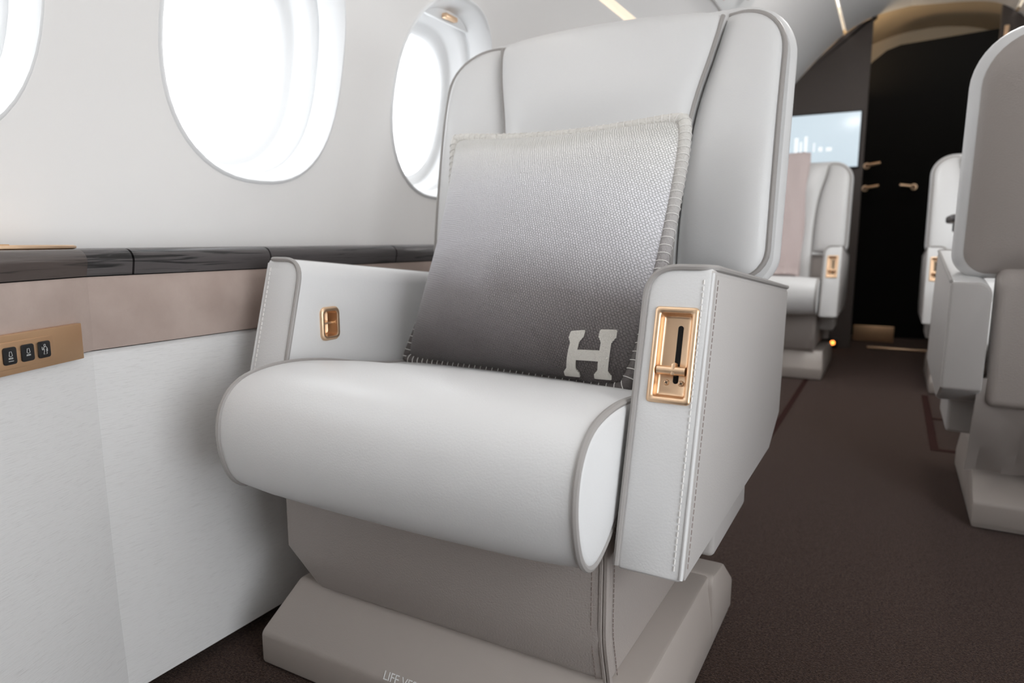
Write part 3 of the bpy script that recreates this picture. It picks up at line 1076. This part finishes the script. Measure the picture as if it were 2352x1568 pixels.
seat = build_seat('cream leather seat holding the grey pillow, close beside the ledge', 'cabin seats')

# the printed letters on the front shoulder of the main seat's plinth
cur = bpy.data.curves.new('print', 'FONT')
cur.body = 'LIFE VEST'
cur.size = 0.0165
cur.extrude = 0.0002
cur.space_character = 0.95
tmp = bpy.data.objects.new('print', cur)
COL.objects.link(tmp)
bpy.context.view_layer.update()
me = bpy.data.meshes.new_from_object(tmp.evaluated_get(bpy.context.evaluated_depsgraph_get()))
bpy.data.objects.remove(tmp)
lt = bpy.data.objects.new('lettering', me)
me.materials.clear(); me.materials.append(M['white'])
COL.objects.link(lt)
lt.parent = seat
sl = math.atan2(.134 - .054, .706 - .661)
ey_ = V((0, math.cos(sl), math.sin(sl)))
# lower edge of the words near the front lip
LP = V((-0.571, 0.6612, 0.0550)) - SEAT
lt.matrix_local = Matrix(((1, 0, 0, LP.x), (0, ey_.y, -ey_.z, LP.y), (0, ey_.z, ey_.y, LP.z + .0008), (0, 0, 0, 1)))


def copy_seat(loc, rz, label, mirror=False):
    r = seat.copy(); COL.objects.link(r)
    r.location = loc; r.rotation_euler = (0, 0, rz)
    r['label'] = label
    cache = {}

    def cp(o, par):
        c = o.copy(); COL.objects.link(c); c.parent = par
        c.matrix_local = o.matrix_local.copy()
        if mirror:
            me2 = o.data.copy()
            for vv in me2.vertices:
                vv.co.x = -vv.co.x
            me2.flip_normals()
            c.data = me2
        for ch in list(o.children):
            cp(ch, c)
    for ch in list(seat.children):
        if ch.name.startswith('lettering'):
            continue
        cp(ch, r)
    return r


near = copy_seat((0.447, 2.06, 0), PI, 'cream leather seat seen from behind, its taupe back to the viewer')
for ch in near.children:            # this seat is tracked sideways and forwards on its base
    if ch.name.split('.')[0] in ('plinth', 'plinth_end_cap', 'pedestal'):
        ch.location = (-.045, .055, 0)
copy_seat((-0.554, 3.70, 0), 0, 'cream leather seat draped with a rose blanket below the lit screen')
copy_seat((0.462, 3.62, 0), 0, 'cream leather seat facing the one with the taupe back', mirror=True)

# ------------------------------------------------------------------ pillow
PCN = V((-0.52, 1.0, 0.45))
pil = thing('throw_pillow', 'square woven grey pillow with a white letter leaning on the seat', 'pillow', PCN)
TL, TR, BL, BR = V((-.745, 1.118, .838)), V((-.294, 1.080, .834)), V((-.755, .968, .436)), V((-.308, .878, .444))
PN = ((TR - TL).cross(TL - BL)).normalized()
if PN.y > 0:
    PN = -PN
TH = 0.092


def pil_pt(s, t, side):
    # edges pulled in between the corners
    a, c = 2 * s - 1, 2 * t - 1
    s2 = .5 + .5 * a * (1 - (.17 if a < 0 else -.03) * (1 - c * c))
    t2 = .5 + .5 * c * (1 - (.085 if c > 0 else .02) * (1 - a * a))
    rc_ = 1 - .030 * abs(a * c) ** 9
    s2, t2 = .5 + (s2 - .5) * rc_, .5 + (t2 - .5) * rc_
    q = (BL * (1 - s2) + BR * s2) * (1 - t2) + (TL * (1 - s2) + TR * s2) * t2
    h = TH * (max(0, 1 - abs(a) ** 2.6) * max(0, 1 - abs(c) ** 3.0)) ** .50
    h *= 1 + .10 * math.sin(2.2 * s + 3 * t) - .12 * (t - .5)
    if side < 0:
        h *= .5
    sag = PN * (-.018 * (1 - (abs(c)) ** 2) * 0)
    return q + PN * (h * side) + sag


def pillow_side(side):
    n = 48
    P_ = cosp(n)
    v = [pil_pt(s, t, side) for t in P_ for s in P_]
    W = n + 1
    f = [(j * W + i, j * W + i + 1, (j + 1) * W + i + 1, (j + 1) * W + i) for j in range(n) for i in range(n)]
    uv = [(s, t) for t in P_ for s in P_]
    return v, f, uv


v1, f1, uv1 = pillow_side(1)
v2, f2, uv2 = pillow_side(-1)
k0 = len(v1)
me = bpy.data.meshes.new('cover')
me.from_pydata([tuple(q - OFF[0]) for q in v1 + v2], [], f1 + [tuple(i + k0 for i in q[::-1]) for q in f2])
uvl = me.uv_layers.new(name='UVMap')
uvs = uv1 + uv2
for lp in me.loops:
    uvl.data[lp.index].uv = uvs[lp.vertex_index]
bm = bmesh.new(); bm.from_mesh(me)
bmesh.ops.remove_doubles(bm, verts=bm.verts, dist=1e-5)
bmesh.ops.recalc_face_normals(bm, faces=bm.faces)
bm.to_mesh(me); bm.free()
shade(me, 2.5)
me.materials.append(M['pillow'])
cov = bpy.data.objects.new('cover', me); COL.objects.link(cov); cov.parent = pil
# rolled wool edge: one piece for each side
edge = {}
N_ = 60
edge['top'] = [pil_pt(k / N_, 1, 1) for k in range(N_ + 1)]
edge['right'] = [pil_pt(1, 1 - k / N_, 1) for k in range(N_ + 1)]
edge['bottom'] = [pil_pt(1 - k / N_, 0, 1) for k in range(N_ + 1)]
edge['left'] = [pil_pt(0, k / N_, 1) for k in range(N_ + 1)]
loop = edge['top'][:-1] + edge['right'][:-1] + edge['bottom'][:-1] + edge['left'][:-1]
ctr_ = (TL + TR + BL + BR) / 4


def edge_col(z):
    return z


M['wool_rim'] = mat('wool_rim_ombre', (0.6, 0.58, 0.55), 0.95, spec=0.08, bump=(300, 1.0, 3))
nt = M['wool_rim'].node_tree
tc = nt.nodes.new('ShaderNodeTexCoord'); sp_ = nt.nodes.new('ShaderNodeSeparateXYZ'); rp = nt.nodes.new('ShaderNodeValToRGB'); mr = nt.nodes.new('ShaderNodeMapRange')
nt.links.new(tc.outputs['Object'], sp_.inputs[0]); nt.links.new(sp_.outputs['Z'], mr.inputs['Value'])
mr.inputs['From Min'].default_value = -.02; mr.inputs['From Max'].default_value = .40
rp.color_ramp.elements[0].color = (.10, .088, .085, 1); rp.color_ramp.elements[1].color = (.70, .68, .64, 1)
e_ = rp.color_ramp.elements.new(.5); e_.color = (.36, .34, .335, 1)
nt.links.new(mr.outputs[0], rp.inputs['Fac']); nt.links.new(rp.outputs['Color'], nt.nodes['Principled BSDF'].inputs['Base Color'])
outv = lambda q: (q - ctr_).normalized()
rim_path = [q + outv(q) * .004 + PN * .002 for q in loop]
MB().add(*tube_vf(rim_path, .0102, 10, closed=True)).obj('rolled_edge', M['wool_rim'], pil, ang=2.5)
mb = MB()
Q = resample(rim_path + [rim_path[0]], .0125)
for i in range(len(Q) - 1):
    T_ = (Q[i + 1] - Q[i]).normalized()
    o1 = (PN - T_ * PN.dot(T_)).normalized(); o2 = T_.cross(o1)
    tilt = T_ * .0012
    mb.add(*tube_vf([Q[i] + o1 * (.0107 * math.cos(a)) + o2 * (.0107 * math.sin(a)) + tilt * math.sin(a) for a in [2 * PI * k / 14 for k in range(14)]], .0007, 4, closed=True))
outer = [q + outv(q) * .0088 for q in rim_path]
mb.add(*tube_vf(outer, .0010, 5, closed=True))
bs = mb.obj('blanket_stitch', M['thread'], pil, ang=2.5)
bs['kind'] = 'stuff'


# the serif letter, cut from ivory wool and following the pillow's curve
def hshape(u, w):
    """u,w in 0..1 over the letter box -> inside? (slab-serif H)"""
    if .42 < w < .63 and .1 < u < .9:
        return True
    k = min(w, 1 - w)
    grow = 0 if k > .23 else (.075 if k < .12 else .075 * (.23 - k) / .11)
    if k < .02:
        grow -= .012
    return .085 - grow < u < .275 + grow or .725 - grow < u < .915 + grow


HQ = ((.795, .012), (.962, .020), (.83, .145), (.957, .178))      # letter corners on the cover: bottom left, bottom right, top left, top right
nu, nw = 72, 72
cells = set()
for j in range(nw):
    for i in range(nu):
        if hshape((i + .5) / nu, (j + .5) / nw):
            cells.add((i, j))
vid = {}
vv, ff = [], []


def hv_(i, j, lift):
    key = (i, j, lift)
    if key not in vid:
        fu, fw = i / nu, (j / nw) ** 1.25
        s, t_ = ((HQ[0][d_] * (1 - fu) + HQ[1][d_] * fu) * (1 - fw) + (HQ[2][d_] * (1 - fu) + HQ[3][d_] * fu) * fw for d_ in (0, 1))
        q = pil_pt(s, t_, 1)
        dq = (pil_pt(s + .01, t_, 1) - q).cross(pil_pt(s, t_ + .01, 1) - q).normalized()
        if dq.dot(PN) < 0:
            dq = -dq
        vid[key] = len(vv)
        vv.append(q + dq * (.0022 if lift else -.002))
    return vid[key]


for (i, j) in cells:
    ff.append((hv_(i, j, 1), hv_(i + 1, j, 1), hv_(i + 1, j + 1, 1), hv_(i, j + 1, 1)))
    for di, dj, a, b_ in ((-1, 0, (i, j), (i, j + 1)), (1, 0, (i + 1, j), (i + 1, j + 1)), (0, -1, (i, j), (i + 1, j)), (0, 1, (i, j + 1), (i + 1, j + 1))):
        if (i + di, j + dj) not in cells:
            ff.append((hv_(*a, 1), hv_(*b_, 1), hv_(*b_, 0), hv_(*a, 0)))
obj('letter', vv, ff, M['letter'], pil, ang=0.8)

# ------------------------------------------------------------------ far things
# blanket draped over the far left seat
bx, by = -0.554, 3.70
bk = thing('throw_blanket', 'rose grey blanket draped down the back of the seat below the screen', 'blanket', (bx, by, .45))
vv, ff = [], []
ni, nj = 20, 40
pathb = [(.62, .28), (.50, .29), (.12, .453)]
OFF_Y = by - SEAT.y
prof_b = [(1.24, 1.098), (1.215, 1.088)] + [(yf(z) - .045 - .012 * ease(.85, .9, z), z) for z in (1.05, 1.0, .95, .9, .85, .8, .75, .7, .65, .6, .55, .5)] + [(1.08, .468), (1.0, .462), (.92, .467), (.86, .478)]
for j, (y, z) in enumerate(prof_b):
    for i in range(ni + 1):
        s = i / ni
        fold = .009 * math.sin(s * 19 + .35 * j * .4) + .005 * math.sin(s * 41 + j * .5)
        vv.append((bx - .02 + (s - .5) * (.30 + .01 * math.sin(j * .9)), y + OFF_Y - abs(fold), z + abs(fold) * .4))
W = ni + 1
nj = len(prof_b) - 1
ff = [(j * W + i, j * W + i + 1, (j + 1) * W + i + 1, (j + 1) * W + i) for j in range(nj) for i in range(ni)]
k0 = len(vv)
vv += [(x, y - .006, z + .002) for x, y, z in vv]
ff += [(a + k0, d + k0, c + k0, b_ + k0) for a, b_, c, d in ff]
bl = [i for i in range(W)] + [j * W + ni for j in range(1, nj + 1)] + [nj * W + i for i in range(ni - 1, -1, -1)] + [j * W for j in range(nj - 1, 0, -1)]
ff += [(bl[k], bl[(k + 1) % len(bl)], bl[(k + 1) % len(bl)] + k0, bl[k] + k0) for k in range(len(bl))]
obj('cloth', vv, ff, M['blanket'], bk, ang=1.5)

# wall screen on the bulkhead
sx0, sx1, sz0, sz1 = -0.80, -0.227, 1.069, 1.377
sc = thing('wall_screen', 'lit pale blue screen mounted on the dark bulkhead', 'screen', ((sx0 + sx1) / 2, Y1, sz0))
rbox('bezel', sx0 - .008, sx1 + .008, Y1 - .022, Y1, sz0 - .008, sz1 + .008, .004, M['black'], sc)
rbox('display', sx0, sx1, Y1 - .0245, Y1 - .0215, sz0, sz1, .001, M['screen'], sc)
mb = MB()
for x, w_, h_ in ((-.575, .02, .085), (-.545, .012, .06), (-.52, .016, .09), (-.47, .008, .05), (-.44, .02, .025), (-.40, .03, .02)):
    mb.add(*box_vf(x, x + w_, Y1 - .0252, Y1 - .0244, 1.165, 1.165 + h_))
mb.obj('screen_graphic', M['screen_glyph'], sc)['kind'] = 'stuff'

# low amber lamp near the floor, gold hardware beyond the doorway
t = thing('floor_lamp', 'tiny amber marker lamp low beside the screen-side seat', 'lamp', (-0.29, 4.5, 0.0))
rbox('lamp_body', -.315, -.265, 4.49, 4.55, .0, .06, .004, M['black'], t)
v = []
for k in range(7):
    a = PI / 2 * k / 6
    for m_ in range(14):
        b_ = 2 * PI * m_ / 14
        v.append((-.29 + .013 * math.cos(a) * math.cos(b_), 4.489 - .008 * math.sin(a), .035 + .013 * math.cos(a) * math.sin(b_)))
f = [(k * 14 + m_, k * 14 + (m_ + 1) % 14, (k + 1) * 14 + (m_ + 1) % 14, (k + 1) * 14 + m_) for k in range(6) for m_ in range(14)]
obj('lamp_lens', v, f, M['led'], t)


def lever(loc, d, label):
    t_ = thing('door_lever', label, 'handle', loc, 'gold levers in the dark galley')
    x, y, z = loc
    MB().add(*tube_vf([(x, y, z), (x, y - .012, z)], .020, 16)).obj('rosette', M['gold'], t_)
    MB().add(*tube_vf(fillet([(x, y - .010, z), (x, y - .05, z), (x + d * .08, y - .055, z + .012)], [0, .02, 0]), .009, 10)).obj('grip', M['gold'], t_)


lever((-0.205, 5.2, 1.13), 1, 'gold lever just beside the lit screen, highest of the three')
lever((-0.205, 5.2, 0.985), 1, 'gold lever below the highest one, nearest the screen')
lever((0.075, 5.2, 0.985), -1, 'gold lever in the middle of the dark doorway')
world_space()
rbox('kick_plate', -.20, .03, 4.90, 4.905, .004, .105, .002, M['gold_plate'])
tag(bpy.data.objects['kick_plate'], 'gold kick plate at the foot of the dark doorway', 'plate')
t = thing('curtain_hook', 'small gold bracket at the top right edge of the doorway', 'bracket', (0.425, Y1, 1.71))
rbox('bracket_plate', .415, .437, Y1 - .012, Y1, 1.66, 1.755, .003, M['gold'], t)
MB().add(*tube_vf([(.426, Y1 - .01, 1.70), (.426, Y1 - .035, 1.70), (.426, Y1 - .035, 1.72)], .006, 8)).obj('bracket_pin', M['gold'], t)

# folding table edge between the two seats on the aisle's far side
t = thing('side_table', 'dark fold-out table edge between the two seats across the aisle', 'table', (0.5, 2.80, 0.70))
pl = rrect(.150, .90, 2.66, 2.98, .05, 6)
vv, ff = prism_vf(pl, lambda a, b_: (a, b_, .706), lambda a, b_: (a, b_, .732))
obj_bm('tabletop', bevel_bm(vv, ff, .008, 3), M['wood'], t)
rbox('slide_rail', .17, .88, 2.72, 2.90, .676, .706, .004, M['black'], t)
rbox('wall_mount', .82, .91, 2.70, 2.94, .55, .676, .004, M['black'], t)

# overhead service panel with its tag, above the main seat
zc_ = 1.53
t = thing('service_panel', 'white overhead service panel with a pink tag behind the seat top', 'panel', (-.62, 2.75, zc_))
cx_, cz = -.615, 1.54
dn = V((-.73, 0, .68))       # outwards through the sloping ceiling
du = V((.68, 0, .73))


def onceil(a, yy, d):
    return V((-.600, yy, 1.565)) + du * a - dn * d


for nm, a0, a1, ya, yb, d0, d1, mm in (('panel_body', -.07, .11, 2.45, 3.0, -.004, .014, 'white'), ('warning_tag', -.045, .00, 2.62, 2.72, .012, .0165, 'pink'), ('air_nozzle', .03, .07, 2.70, 2.76, .012, .03, 'plastic'), ('air_nozzle', .02, .05, 2.84, 2.89, .012, .03, 'plastic')):
    vv, ff = prism_vf([(a0, ya), (a1, ya), (a1, yb), (a0, yb)], lambda a, b_: onceil(a, b_, d0), lambda a, b_: onceil(a, b_, d1))
    obj_bm(nm, bevel_bm(vv, ff, .004, 2), M[mm], t)
world_space()
